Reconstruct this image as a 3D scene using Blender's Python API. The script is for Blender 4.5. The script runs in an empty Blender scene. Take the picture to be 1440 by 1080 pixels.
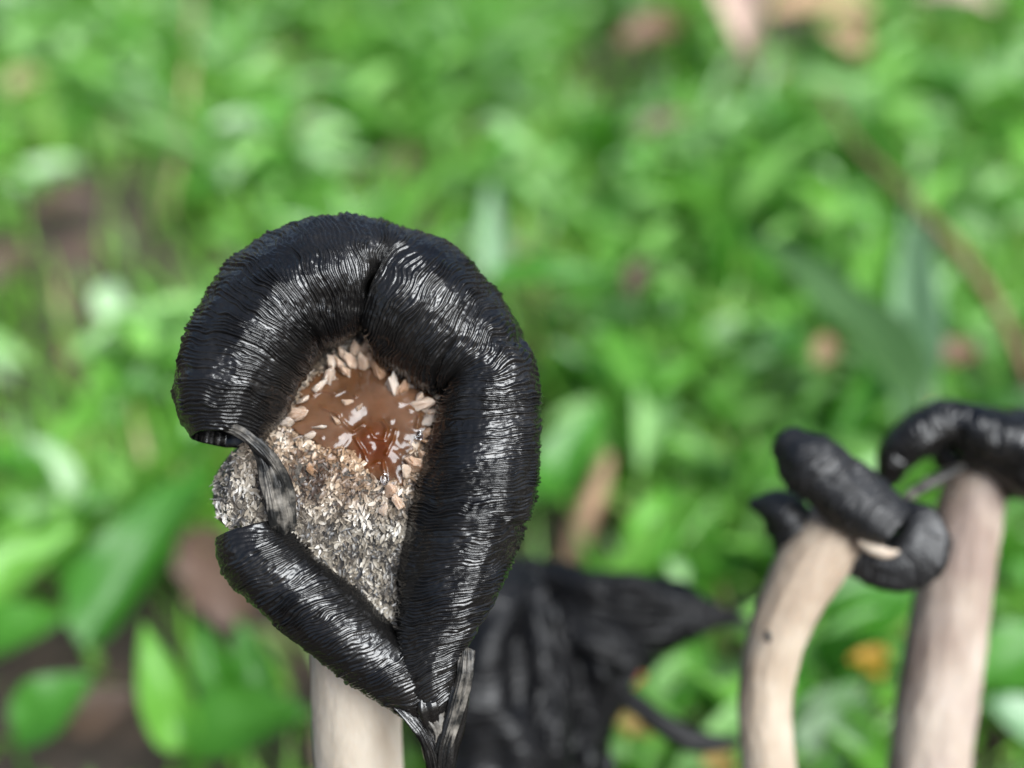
import bpy, bmesh, math, random
import numpy as np
from mathutils import Vector, Matrix

# ------------------------------------------------------------------ camera, sky, sun, exposure
SC = bpy.context.scene
COL = SC.collection
U = 0.1                                   # one centimetre of the place = 0.1 unit (the place is built ten times life size)
PITCH = math.radians(35)
HFOV = math.radians(45)
FPX = 720 / math.tan(HFOV / 2)            # focal length counted in photograph pixels (1440 wide)
CAM = np.array([0.0, 0.0, 15.6])          # cm
FWD = np.array([0, math.cos(PITCH), -math.sin(PITCH)])
UPV = np.array([0, math.sin(PITCH), math.cos(PITCH)])
RGT = np.array([1.0, 0, 0])
FOCUS = 9.25
APERTURE = 0.37                           # cm, diameter

cd = bpy.data.cameras.new('camera')
cam = bpy.data.objects.new('camera', cd)
COL.objects.link(cam)
cam.location = CAM * U
cam.rotation_euler = (math.pi / 2 - PITCH, 0, 0)
cd.sensor_width = 36
cd.lens = 18 / math.tan(HFOV / 2)
cd.clip_start = 0.01
cd.clip_end = 20000
cd.dof.use_dof = True
cd.dof.focus_distance = FOCUS * U
cd.dof.aperture_fstop = cd.lens * 1e-3 / (APERTURE * U)
SC.camera = cam

SUN = np.array([0.42, -0.52, 0.74]); SUN /= np.linalg.norm(SUN)
W = bpy.data.worlds.new('World')
SC.world = W
W.use_nodes = True
wn = W.node_tree
sky = wn.nodes.new('ShaderNodeTexSky')
sky.sky_type = 'NISHITA'
sky.sun_disc = False
sky.sun_elevation = math.asin(SUN[2])
sky.sun_rotation = math.atan2(SUN[0], SUN[1])
sky.dust_density = 4.0
sky.air_density = 1.0
bg = wn.nodes['Background']
bg.inputs['Strength'].default_value = 0.05
wn.links.new(sky.outputs[0], bg.inputs[0])

sd = bpy.data.lights.new('sun', 'SUN')
sun = bpy.data.objects.new('sun', sd)
COL.objects.link(sun)
sd.energy = 2.6
sd.angle = math.radians(44)
sd.color = (0.90, 0.96, 1.0)
sun.rotation_euler = Vector(-SUN).to_track_quat('-Z', 'Y').to_euler()
sun.location = (5, -5, 10)

SC.view_settings.view_transform = 'Standard'
SC.view_settings.look = 'None'
SC.view_settings.gamma = 1
SC.view_settings.use_curve_mapping = False
SC.view_settings.exposure = 1.92
SC.render.engine = 'CYCLES'
SC.cycles.use_denoising = True
SC.cycles.max_bounces = 6
SC.cycles.caustics_reflective = False
SC.cycles.caustics_refractive = False

# ------------------------------------------------------------------ helpers
rng = random.Random(11)


def at(px, py, d):
    """point of the place (cm) that lies d cm in front of the lens on the sight line through a pixel"""
    return CAM + d * (FWD + RGT * (px - 720) / FPX + UPV * (540 - py) / FPX)


def on_plane(px, py, h=0.0):
    v = FWD + RGT * (px - 720) / FPX + UPV * (540 - py) / FPX
    return CAM + v * ((h - CAM[2]) / v[2])


def depth_of(p):
    return float(np.dot(np.asarray(p) - CAM, FWD))


def _h(ix, iy, iz, seed):
    h = (ix.astype(np.int64) * 374761393 + iy.astype(np.int64) * 668265263 + iz.astype(np.int64) * 2147483647 + seed * 1274126177) & 0xFFFFFFFF
    h = ((h ^ (h >> 13)) * 1274126177) & 0xFFFFFFFF
    h = ((h ^ (h >> 16)) * 2246822519) & 0xFFFFFFFF
    h = h ^ (h >> 15)
    return (h & 0xFFFFFF) / float(0xFFFFFF) * 2 - 1


def noise(x, y, z, seed=0):
    x, y, z = np.broadcast_arrays(np.asarray(x, float), np.asarray(y, float), np.asarray(z, float))
    ix, iy, iz = np.floor(x), np.floor(y), np.floor(z)
    fx, fy, fz = x - ix, y - iy, z - iz
    fx = fx * fx * (3 - 2 * fx); fy = fy * fy * (3 - 2 * fy); fz = fz * fz * (3 - 2 * fz)
    ix, iy, iz = ix.astype(np.int64), iy.astype(np.int64), iz.astype(np.int64)
    r = 0
    for a in (0, 1):
        for b in (0, 1):
            for c in (0, 1):
                w = (fx if a else 1 - fx) * (fy if b else 1 - fy) * (fz if c else 1 - fz)
                r = r + w * _h(ix + a, iy + b, iz + c, seed)
    return r


def sstep(a, b, x):
    t = np.clip((x - a) / (b - a), 0, 1)
    return t * t * (3 - 2 * t)


def mesh_arrays(name, V, Q, smooth=True, attr=None):
    """V (n,3) in cm, Q (m,4) or (m,3)"""
    me = bpy.data.meshes.new(name)
    V = np.asarray(V, np.float32) * U
    Q = np.asarray(Q, np.int32)
    k = Q.shape[1]
    me.vertices.add(len(V)); me.vertices.foreach_set('co', V.ravel())
    me.loops.add(Q.size); me.loops.foreach_set('vertex_index', Q.ravel())
    me.polygons.add(len(Q))
    me.polygons.foreach_set('loop_start', np.arange(0, Q.size, k, dtype=np.int32))
    me.polygons.foreach_set('use_smooth', np.full(len(Q), smooth))
    if attr:
        for n, a in attr.items():
            A = me.attributes.new(n, 'FLOAT', 'POINT')
            A.data.foreach_set('value', np.asarray(a, np.float32).ravel())
    me.update(calc_edges=True)
    me.validate()
    return me


def obj(name, me, mat=None, parent=None, base=None):
    o = bpy.data.objects.new(name, me)
    COL.objects.link(o)
    if me is not None and mat is not None and not me.materials:
        me.materials.append(mat)
    if parent is not None:
        o.parent = parent
    if base is not None:
        o.location = np.asarray(base) * U
    return o


def tag(o, label=None, cat=None, group=None, kind=None):
    if label: o['label'] = label
    if cat: o['category'] = cat
    if group: o['group'] = group
    if kind: o['kind'] = kind
    return o


def empty(name, base):
    o = bpy.data.objects.new(name, None)
    COL.objects.link(o)
    o.empty_display_size = 0.05
    o.location = np.asarray(base) * U
    return o


def grid_quads(n, m, closed=True):
    """n rings of m vertices"""
    i = np.arange(n - 1)[:, None]
    j = np.arange(m if closed else m - 1)[None, :]
    j2 = (j + 1) % m
    return np.stack([i * m + j, i * m + j2, (i + 1) * m + j2, (i + 1) * m + j], -1).reshape(-1, 4)


def spline(C, n):
    """Catmull-Rom through rows of C, resampled to n rows at even arc length of the first three columns"""
    C = np.asarray(C, float)
    h = np.maximum(np.linalg.norm(np.diff(C[:, :3], axis=0), axis=1), 1e-6)
    dl = np.diff(C, axis=0) / h[:, None]
    mt = np.empty_like(C)
    mt[0], mt[-1] = dl[0], dl[-1]
    mt[1:-1] = (dl[:-1] * h[1:, None] + dl[1:] * h[:-1, None]) / (h[1:] + h[:-1])[:, None]
    out = []
    for k in range(len(C) - 1):
        t = np.linspace(0, 1, 40, endpoint=False)[:, None]
        out.append(C[k] * (2 * t ** 3 - 3 * t ** 2 + 1) + mt[k] * h[k] * (t ** 3 - 2 * t ** 2 + t) + C[k + 1] * (3 * t ** 2 - 2 * t ** 3) + mt[k + 1] * h[k] * (t ** 3 - t ** 2))
    A = np.vstack(out + [C[-1:]])
    s = np.concatenate([[0], np.cumsum(np.linalg.norm(np.diff(A[:, :3], axis=0), axis=1))])
    si = np.linspace(0, s[-1], n)
    return np.stack([np.interp(si, s, A[:, k]) for k in range(A.shape[1])], 1), si


def norm(a):
    return a / np.maximum(np.linalg.norm(a, axis=-1, keepdims=True), 1e-9)


def gills(s, th, r, freq, shear, seed):
    """height 0..1 of the fine gill folds that run round a rolled margin"""
    lat = r * np.sin(th)
    p = s + shear * lat
    X, Y = np.cos(th) * r, lat
    ph = p * freq + 1.5 * noise(p * 1.4, X * 2.2, Y * 2.2, seed) + 1.15 * noise(p * 4.5, X * 5.5, Y * 5.5, seed + 1) \
        + 0.5 * noise(p * 13, X * 11, Y * 11, seed + 2)
    cell = np.floor(ph)
    fr = ph - cell
    prof = 1 - np.abs(2 * fr - 1) ** 2.2
    a = 0.68 + 0.55 * _h(cell.astype(np.int64), cell.astype(np.int64) * 0 + 7, cell.astype(np.int64) * 0 + 3, seed)
    mod = 0.5 + 0.5 * noise(cell * 5.37, X * 5.5, Y * 5.5, seed + 5)
    clump = sstep(-0.55, 0.1, noise(p * 5, X * 7, Y * 7, seed + 8))
    h = prof * a * (0.25 + 0.85 * mod) * (0.35 + 0.65 * clump) + 0.5 * noise(p * 3.5, X * 4, Y * 4, seed + 9)
    h2 = 0.3 * noise(p * 26, X * 16, Y * 16, seed + 6) + 0.25 * noise(p * 55, X * 30, Y * 30, seed + 7)
    return h + 0.5 * h2


def tube(name, C, mat, parent=None, org=(0, 0, 0), freq=30, amp=0.014, shear=0.0, nper=7, m=180, seed=1, lump=0.05,
         hollow0=0.0, hollow1=0.0, flat=1.0, rings=None, ends=(True, True), gill=True, fib=0.0, folds=()):
    """rolled flesh swept along C, rows (px, py, depth, radius in px [, shear])"""
    C = [tuple(c) + ((shear,) if len(c) == 4 else ()) for c in C]
    R = np.array([list(at(c[0], c[1], c[2])) + [c[3] * c[2] / FPX, c[4]] for c in C])
    L = np.linalg.norm(np.diff(R[:, :3], axis=0), axis=1).sum()
    n = rings or max(24, int(L * freq * nper))
    A, s = spline(R, n)
    P, r, sh = A[:, :3], np.maximum(A[:, 3], 0.004), A[:, 4]
    T = norm(np.gradient(P, axis=0))
    # ease the tangent so that a sharp bend folds into a crease instead of a spike
    k = max(3, n // 60)
    ker = np.hanning(2 * k + 1); ker /= ker.sum()
    T = norm(np.stack([np.convolve(np.pad(T[:, q], k, mode='edge'), ker, 'valid') for q in range(3)], 1))
    c = norm(-FWD - (T @ -FWD)[:, None] * T)
    b = np.cross(T, c)
    th = np.linspace(0, 2 * np.pi, m, endpoint=False)[None, :]
    S = s[:, None] + 0 * th
    TH = th + 0 * S
    RR = r[:, None] + 0 * th
    rad = RR * (1 + lump * noise(S * 1.1 + 9, np.cos(TH) * 1.3, np.sin(TH) * 1.3, seed + 20)
                + lump * 0.5 * noise(S * 3.2, np.cos(TH) * 2.4, np.sin(TH) * 2.4, seed + 21))
    if gill:
        am = amp * np.clip(RR / 0.3, 0.25, 1)
        rad = rad + am * (gills(S, TH, RR, freq, sh[:, None], seed) - 0.4)
    for fx, fy, fw, fd, f0, f1 in folds:
        # a pinched fold across the roll; f0..f1 = range of sin(th) over which it deepens
        q = at(fx, fy, C[len(C) // 2][2])
        dxy = P - CAM
        dz = dxy @ FWD
        k0 = int(np.argmin((720 + FPX * (dxy @ RGT) / dz - fx) ** 2 + (540 - FPX * (dxy @ UPV) / dz - fy) ** 2))
        sn = np.sin(TH)
        wob_ = 0.05 * noise(sn * 3, np.cos(TH) * 3, 0, seed + 40)
        rad = rad - fd * np.exp(-((S - s[k0] + wob_) / fw) ** 2) * sstep(f0, f1, sn) * sstep(-0.6, 0.2, np.cos(TH))
    if fib:
        rad = rad + fib * (noise(S * 2.5, np.cos(TH) * 6, np.sin(TH) * 6, seed + 30) + 0.6 * noise(S * 7, np.cos(TH) * 14, np.sin(TH) * 14, seed + 31))
    V = P[:, None, :] + rad[..., None] * (np.cos(TH)[..., None] * c[:, None, :] + flat * np.sin(TH)[..., None] * b[:, None, :])
    rows = [V]

    def cap(i, sgn, hollow):
        # returns rings from the tube end i inward; sgn +1 when the tube continues outward along +T
        out = []
        p, t = P[i], T[i] * sgn
        rv = V[i] - p
        if hollow > 0:
            for q, f in ((0.010, 0.985), (0.012, 0.95), (0.0, 0.92)):
                out.append(p + rv * f + t * q)
            for d, f in ((0.05, 0.86), (0.14, 0.80), (0.28, 0.70), (0.45, 0.45), (0.5, 0.02)):
                tw = 1 + 0.10 * np.sin(th[0] * 3 + d * 30)[:, None] * (f < 0.9)
                out.append(p + rv * f * tw - t * d * hollow)
        else:
            for a_ in (18, 36, 54, 72, 86):
                a2 = math.radians(a_)
                out.append(p + rv * math.cos(a2) + t * r[i] * 0.8 * math.sin(a2))
        return np.stack(out)
    if ends[0]:
        rows.insert(0, cap(0, -1, hollow0)[::-1])
    if ends[1]:
        rows.append(cap(-1, 1, hollow1))
    VV = np.concatenate(rows)
    me = mesh_arrays(name, VV.reshape(-1, 3) - np.asarray(org), grid_quads(len(VV), m))
    return obj(name, me, mat, parent)


# ------------------------------------------------------------------ materials
def new_mat(name):
    m = bpy.data.materials.new(name)
    m.use_nodes = True
    nt = m.node_tree
    return m, nt, nt.nodes['Principled BSDF'], nt.nodes, nt.links


def ramp(nt, fac, stops):
    n = nt.nodes.new('ShaderNodeValToRGB')
    e = n.color_ramp.elements
    while len(e) < len(stops): e.new(0.5)
    for k, (p, c) in enumerate(stops):
        e[k].position = p
        e[k].color = (*c, 1)
    nt.links.new(fac, n.inputs[0])
    return n.outputs[0]


def tex_noise(nt, scale, detail=4, rough=0.55, vec=None, dist=0.0):
    n = nt.nodes.new('ShaderNodeTexNoise')
    n.inputs['Scale'].default_value = scale
    n.inputs['Detail'].default_value = detail
    n.inputs['Roughness'].default_value = rough
    n.inputs['Distortion'].default_value = dist
    if vec is None:
        tc = nt.nodes.new('ShaderNodeTexCoord')
        vec = tc.outputs['Object']
    nt.links.new(vec, n.inputs['Vector'])
    return n.outputs[0]


def bump(nt, h, strength, dist, bs):
    b = nt.nodes.new('ShaderNodeBump')
    b.inputs['Strength'].default_value = strength
    b.inputs['Distance'].default_value = dist
    nt.links.new(h, b.inputs['Height'])
    nt.links.new(b.outputs[0], bs.inputs['Normal'])
    return b


def mat_black(name, lo, hi, r0, r1, scale=14, coat=0.0, spec=0.6, pos=(0.35, 0.7)):
    m, nt, bs, N, L = new_mat(name)
    n = tex_noise(nt, scale, 5, 0.6)
    L.new(ramp(nt, n, [(pos[0], lo), (pos[1], hi)]), bs.inputs['Base Color'])
    n2 = tex_noise(nt, scale * 3.1, 4, 0.6)
    L.new(ramp(nt, n2, [(0.3, (r0,) * 3), (0.7, (r1,) * 3)]), bs.inputs['Roughness'])
    bs.inputs['Specular IOR Level'].default_value = spec
    bs.inputs['Coat Weight'].default_value = coat
    bs.inputs['Coat Roughness'].default_value = 0.15
    n3 = tex_noise(nt, 320, 3, 0.6)
    bump(nt, n3, 0.22, 0.0016, bs)
    return m


M = {}
M['ink'] = mat_black('wet_black_gill_flesh', (0.0018, 0.0018, 0.002), (0.007, 0.0065, 0.006), 0.12, 0.32, spec=0.42)
M['ink_dry'] = mat_black('dull_black_gill_flesh', (0.002, 0.002, 0.0024), (0.007, 0.007, 0.0075), 0.42, 0.62, spec=0.45)
M['ink_mid'] = mat_black('sodden_black_flesh', (0.002, 0.002, 0.0024), (0.006, 0.006, 0.0065), 0.30, 0.52, spec=0.2)
M['ribbon'] = mat_black('torn_grey_membrane', (0.006, 0.006, 0.0055), (0.16, 0.145, 0.125), 0.4, 0.6, scale=60, spec=0.3, pos=(0.46, 0.74))


def mat_stem(name='cream_stem_flesh', tint=(1, 1, 1), dark=(0.74, 0.68, 0.65)):
    m, nt, bs, N, L = new_mat(name)
    tc = N.new('ShaderNodeTexCoord')
    mp = N.new('ShaderNodeMapping')
    mp.inputs['Scale'].default_value = (1, 1, 0.18)
    L.new(tc.outputs['Object'], mp.inputs[0])
    n = tex_noise(nt, 22, 6, 0.65, mp.outputs[0])
    base = ramp(nt, n, [(0.2, (0.25, 0.20, 0.145)), (0.5, (0.355, 0.308, 0.248)), (0.8, (0.45, 0.41, 0.355))])
    lo = tex_noise(nt, 7, 3, 0.6, tc.outputs['Object'])
    mo = ramp(nt, lo, [(0.38, tuple(a * b for a, b in zip(dark, tint))), (0.6, tint)])
    m2 = N.new('ShaderNodeMix'); m2.data_type = 'RGBA'; m2.blend_type = 'MULTIPLY'; m2.inputs[0].default_value = 1
    L.new(base, m2.inputs[6]); L.new(mo, m2.inputs[7]); base = m2.outputs[2]
    v = N.new('ShaderNodeTexVoronoi')
    v.inputs['Scale'].default_value = 11
    L.new(tc.outputs['Object'], v.inputs['Vector'])
    sp = ramp(nt, v.outputs['Distance'], [(0.0, (0.16, 0.10, 0.06)), (0.045, (0.25, 0.18, 0.12)), (0.075, (1, 1, 1))])
    mx = N.new('ShaderNodeMix'); mx.data_type = 'RGBA'; mx.blend_type = 'MULTIPLY'; mx.inputs[0].default_value = 0.75
    L.new(base, mx.inputs[6]); L.new(sp, mx.inputs[7])
    L.new(mx.outputs[2], bs.inputs['Base Color'])
    bs.inputs['Roughness'].default_value = 0.75
    bs.inputs['Subsurface Weight'].default_value = 0.25
    bs.inputs['Subsurface Radius'].default_value = (0.02, 0.012, 0.007)
    bs.inputs['Subsurface Scale'].default_value = 1.0
    f = tex_noise(nt, 120, 5, 0.65, mp.outputs[0])
    bump(nt, f, 0.5, 0.003, bs)
    return m


M['stem'] = mat_stem()
M['stem_grey'] = mat_stem('greyish_stem_flesh', (0.82, 0.78, 0.78), (0.62, 0.55, 0.55))
M['stem_dull'] = mat_stem('dull_cream_stem_flesh', (0.9, 0.87, 0.83), (0.72, 0.66, 0.62))


def mat_crust():
    m, nt, bs, N, L = new_mat('scaly_cap_crust')
    tc = N.new('ShaderNodeTexCoord')
    mp = N.new('ShaderNodeMapping')
    mp.inputs['Scale'].default_value = (1, 0.5, 0.35)
    L.new(tc.outputs['Object'], mp.inputs[0])
    n = tex_noise(nt, 60, 5, 0.7, mp.outputs[0])
    L.new(ramp(nt, n, [(0.34, (0.010, 0.009, 0.008)), (0.5, (0.045, 0.037, 0.029)), (0.64, (0.11, 0.09, 0.07)), (0.82, (0.22, 0.19, 0.155))]), bs.inputs['Base Color'])  # base kept dark: shade painted into the gaps between the scales
    bs.inputs['Roughness'].default_value = 0.6
    n2 = tex_noise(nt, 140, 5, 0.7)
    bump(nt, n2, 0.8, 0.006, bs)
    return m


M['crust'] = mat_crust()


def mat_flake():
    m, nt, bs, N, L = new_mat('curled_cap_scale')
    a = N.new('ShaderNodeAttribute'); a.attribute_name = 'tone'
    w = N.new('ShaderNodeAttribute'); w.attribute_name = 'wet'
    c1 = ramp(nt, a.outputs['Fac'], [(0.0, (0.006, 0.006, 0.007)), (0.22, (0.032, 0.029, 0.026)), (0.5, (0.125, 0.106, 0.082)), (0.8, (0.235, 0.208, 0.168)), (1.0, (0.37, 0.35, 0.32))])
    c2 = ramp(nt, a.outputs['Fac'], [(0.0, (0.03, 0.013, 0.006)), (0.4, (0.13, 0.07, 0.035)), (0.8, (0.26, 0.165, 0.095)), (1.0, (0.40, 0.31, 0.225))])
    mx = N.new('ShaderNodeMix'); mx.data_type = 'RGBA'
    L.new(w.outputs['Fac'], mx.inputs[0]); L.new(c1, mx.inputs[6]); L.new(c2, mx.inputs[7])
    L.new(mx.outputs[2], bs.inputs['Base Color'])
    bs.inputs['Roughness'].default_value = 0.42
    return m


M['flake'] = mat_flake()


def mat_pool():
    m, nt, bs, N, L = new_mat('brown_slime')
    a = N.new('ShaderNodeAttribute'); a.attribute_name = 'clear'
    n = tex_noise(nt, 30, 4, 0.6)
    c = ramp(nt, a.outputs['Fac'], [(0.0, (0.066, 0.034, 0.0185)), (0.45, (0.055, 0.023, 0.009)), (1.0, (0.052, 0.012, 0.002))])
    g = ramp(nt, n, [(0.3, (0.6, 0.55, 0.5)), (0.7, (1.3, 1.25, 1.2))])
    mx = N.new('ShaderNodeMix'); mx.data_type = 'RGBA'; mx.blend_type = 'MULTIPLY'; mx.inputs[0].default_value = 1
    L.new(c, mx.inputs[6]); L.new(g, mx.inputs[7])
    L.new(mx.outputs[2], bs.inputs['Base Color'])
    bs.inputs['Roughness'].default_value = 0.09
    bs.inputs['Specular IOR Level'].default_value = 0.28
    bs.inputs['Subsurface Weight'].default_value = 0.3
    bs.inputs['Subsurface Radius'].default_value = (0.03, 0.01, 0.004)
    bs.inputs['Subsurface Scale'].default_value = 0.6
    n2 = tex_noise(nt, 60, 2, 0.5)
    bump(nt, n2, 0.15, 0.004, bs)
    return m


M['pool'] = mat_pool()


def mat_wart():
    m, nt, bs, N, L = new_mat('pale_translucent_wart')
    oi = N.new('ShaderNodeObjectInfo')
    n = tex_noise(nt, 70, 4, 0.6)
    c = ramp(nt, n, [(0.3, (0.22, 0.15, 0.10)), (0.55, (0.40, 0.33, 0.28)), (0.8, (0.55, 0.49, 0.44))])
    t = ramp(nt, oi.outputs['Random'], [(0.0, (0.62, 0.42, 0.28)), (0.5, (0.95, 0.86, 0.78)), (1.0, (1, 1, 1))])
    mx = N.new('ShaderNodeMix'); mx.data_type = 'RGBA'; mx.blend_type = 'MULTIPLY'; mx.inputs[0].default_value = 1
    L.new(c, mx.inputs[6]); L.new(t, mx.inputs[7])
    L.new(mx.outputs[2], bs.inputs['Base Color'])
    bs.inputs['Roughness'].default_value = 0.22
    bs.inputs['Subsurface Weight'].default_value = 0.5
    bs.inputs['Subsurface Radius'].default_value = (0.03, 0.02, 0.014)
    bs.inputs['Subsurface Scale'].default_value = 0.7
    bump(nt, tex_noise(nt, 160, 3, 0.6), 0.4, 0.003, bs)
    return m


M['wart'] = mat_wart()

m, nt, bs, N, L = new_mat('clear_droplet')
bs.inputs['Base Color'].default_value = (0.9, 0.92, 0.95, 1)
bs.inputs['Roughness'].default_value = 0.02
bs.inputs['Transmission Weight'].default_value = 1.0
bs.inputs['IOR'].default_value = 1.33
M['drop'] = m


def mat_leaf(name, stops, rand='object', rough=0.42, trans=0.5, spec=0.5):
    m, nt, bs, N, L = new_mat(name)
    if rand == 'object':
        oi = N.new('ShaderNodeObjectInfo'); f = oi.outputs['Random']
    else:
        a = N.new('ShaderNodeAttribute'); a.attribute_name = 'tone'; f = a.outputs['Fac']
    c = ramp(nt, f, stops)
    n = tex_noise(nt, 16, 4, 0.6)
    g = ramp(nt, n, [(0.3, (0.72, 0.75, 0.7)), (0.7, (1.2, 1.15, 1.1))])
    mx = N.new('ShaderNodeMix'); mx.data_type = 'RGBA'; mx.blend_type = 'MULTIPLY'; mx.inputs[0].default_value = 1
    L.new(c, mx.inputs[6]); L.new(g, mx.inputs[7])
    L.new(mx.outputs[2], bs.inputs['Base Color'])
    bs.inputs['Roughness'].default_value = rough
    bs.inputs['Specular IOR Level'].default_value = spec
    tr = N.new('ShaderNodeBsdfTranslucent')
    L.new(mx.outputs[2], tr.inputs['Color'])
    ms = N.new('ShaderNodeMixShader'); ms.inputs[0].default_value = trans
    L.new(bs.outputs[0], ms.inputs[1]); L.new(tr.outputs[0], ms.inputs[2])
    L.new(ms.outputs[0], N['Material Output'].inputs['Surface'])
    return m


GREENS = [(0.0, (0.03, 0.13, 0.014)), (0.22, (0.085, 0.29, 0.03)), (0.5, (0.175, 0.43, 0.065)), (0.75, (0.26, 0.53, 0.14)), (0.88, (0.36, 0.60, 0.27)), (1.0, (0.47, 0.66, 0.42))]  # palest mint stops paint sky sheen into the colour of some leaves
M['leaf'] = mat_leaf('green_leaf', GREENS)
M['grass'] = mat_leaf('grass_blade', [(0.0, (0.06, 0.20, 0.02)), (0.35, (0.13, 0.35, 0.035)), (0.75, (0.22, 0.47, 0.07)), (0.93, (0.34, 0.54, 0.16)), (0.97, (0.36, 0.28, 0.12)), (1.0, (0.42, 0.33, 0.2))], rand='attr')
M['lime'] = mat_leaf('lime_leaf', [(0.0, (0.14, 0.40, 0.05)), (1.0, (0.21, 0.46, 0.08))])
M['deep'] = mat_leaf('deep_green_leaf', [(0.0, (0.05, 0.20, 0.02)), (1.0, (0.07, 0.25, 0.025))])
M['pale_blade'] = mat_leaf('glaucous_leaf', [(0.0, (0.22, 0.38, 0.22)), (1.0, (0.28, 0.44, 0.27))], rough=0.3)
M['grey_blade'] = mat_leaf('grey_green_leaf', [(0.0, (0.075, 0.16, 0.055)), (1.0, (0.09, 0.19, 0.07))], rough=0.45)
M['dead_pink'] = mat_leaf('dry_pinkish_leaf', [(0.0, (0.40, 0.29, 0.25)), (1.0, (0.46, 0.34, 0.29))], rough=0.6, trans=0.15)
M['dead_brown'] = mat_leaf('dry_brown_leaf', [(0.0, (0.10, 0.05, 0.03)), (0.5, (0.2, 0.12, 0.07)), (1.0, (0.33, 0.22, 0.13))], rough=0.65, trans=0.12)
M['dead_dark'] = mat_leaf('dark_rotting_leaf', [(0.0, (0.055, 0.032, 0.022)), (1.0, (0.09, 0.052, 0.036))], rough=0.6, trans=0.1)
M['straw'] = mat_leaf('dry_straw', [(0.0, (0.24, 0.20, 0.10)), (1.0, (0.32, 0.26, 0.16))], rough=0.6, trans=0.1)
M['twig'] = mat_black('red_brown_twig', (0.08, 0.03, 0.016), (0.19, 0.10, 0.06), 0.6, 0.8, scale=30)
M['petal'] = mat_leaf('orange_yellow_petal', [(0.0, (0.36, 0.20, 0.02)), (1.0, (0.38, 0.23, 0.03))], rough=0.6, trans=0.3)
M['petal_dull'] = mat_leaf('dull_yellow_petal', [(0.0, (0.33, 0.24, 0.07)), (1.0, (0.38, 0.27, 0.09))], rough=0.6, trans=0.3)
M['petal_red'] = mat_leaf('red_petal', [(0.0, (0.65, 0.09, 0.03)), (1.0, (0.7, 0.22, 0.15))], rough=0.6, trans=0.2)


def mat_soil():
    m, nt, bs, N, L = new_mat('dark_leaf_mould_soil')
    n = tex_noise(nt, 6, 8, 0.7)
    L.new(ramp(nt, n, [(0.3, (0.012, 0.009, 0.006)), (0.5, (0.04, 0.026, 0.018)), (0.68, (0.085, 0.052, 0.035)), (0.8, (0.16, 0.11, 0.075))]), bs.inputs['Base Color'])
    bs.inputs['Roughness'].default_value = 0.85
    bump(nt, tex_noise(nt, 25, 6, 0.7), 0.8, 0.03, bs)
    return m


M['soil'] = mat_soil()

# ------------------------------------------------------------------ the ground
# one sheet: close rows near the camera, wide rows out to the horizon
g = np.concatenate([-np.geomspace(60000, 45, 26), np.linspace(-40, 40, 161), np.geomspace(45, 60000, 26)])
gx, gy = np.meshgrid(g, g + 22, indexing='ij')
near = 1 - sstep(35, 60, np.hypot(gx, gy - 22))
gz = near * (0.35 * noise(gx * 0.12, gy * 0.12, 0, 3) + 0.25 * noise(gx * 0.5, gy * 0.5, 0, 4) + 0.12 * noise(gx * 1.5, gy * 1.5, 0, 5)) - 0.3


def ground_z(x, y):
    q = float(1 - sstep(35, 60, np.hypot(x, y - 22)))
    return q * (0.35 * float(noise(x * 0.12, y * 0.12, 0, 3)) + 0.25 * float(noise(x * 0.5, y * 0.5, 0, 4)) + 0.12 * float(noise(x * 1.5, y * 1.5, 0, 5))) - 0.3


me = mesh_arrays('ground', np.stack([gx, gy, gz], -1).reshape(-1, 3), grid_quads(len(g), len(g), closed=False)[:, ::-1])
tag(obj('ground', me, M['soil']), 'dark brown soil under the grass and leafy plants', kind='structure')

# ------------------------------------------------------------------ the large ink cap in focus
FB = at(506, 900, 10.25)
FB = np.array([FB[0] + 0.05, FB[1] + 0.25, ground_z(FB[0], FB[1])])
front = empty('ink_cap_mushroom', FB)
tag(front, 'large sharp ink cap with black rolled rim curled round a wet brown centre', 'mushroom')


def stem_tube(name, pts, mat, parent, org, m=72, n=140, seed=1, fuzz=0.006):
    R = np.array(pts, float)
    A, s = spline(R, n)
    P, r = A[:, :3], A[:, 3]
    T = norm(np.gradient(P, axis=0))
    c = norm(-FWD - (T @ -FWD)[:, None] * T)
    b = np.cross(T, c)
    th = np.linspace(0, 2 * np.pi, m, endpoint=False)[None, :]
    S = s[:, None] + 0 * th
    rad = r[:, None] * (1 + 0.035 * noise(S * 0.8, np.cos(th) * 1.2, np.sin(th) * 1.2, seed)) + fuzz * noise(S * 3, np.cos(th) * 7, np.sin(th) * 7, seed + 1) \
        + fuzz * noise(S * 16, np.cos(th) * 14, np.sin(th) * 14, seed + 2)
    V = P[:, None, :] + rad[..., None] * (np.cos(th)[..., None] * c[:, None, :] + np.sin(th)[..., None] * b[:, None, :])
    V = np.concatenate([V, P[-1][None, None, :] + 0 * V[-1:]])
    return obj(name, mesh_arrays(name, V.reshape(-1, 3) - org, grid_quads(len(V), m)), mat, parent)


def w4(p, r):
    return [p[0], p[1], p[2], r]


stem_tube('stem', [w4(FB + [0, 0, -0.3], 0.40), w4(FB + [0, -0.02, 2.5], 0.38), w4(at(506, 1080, 10.6), 0.375), w4(at(501, 940, 10.25), 0.37),
                   w4(at(500, 800, 10.15), 0.35), w4(at(505, 690, 10.12), 0.32)], M['stem'], front, FB, seed=31)


# cap disc: the exposed centre of the cap, its edge tucked under the rolled rim
def disc_depth(px, py):
    px = np.asarray(px, float); py = np.asarray(py, float)
    d = 9.42 + 0.52 * sstep(720, 430, py) + 0.10 * sstep(700, 900, py)
    d = d + 0.30 * np.clip((np.abs(px - 520) / 190), 0, 1.3) ** 2.4 * sstep(420, 600, py) * sstep(440, 560, px)
    d = d - 0.06 * np.exp(-(((px - 345) / 60) ** 2 + ((py - 705) / 60) ** 2))
    return d


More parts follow.
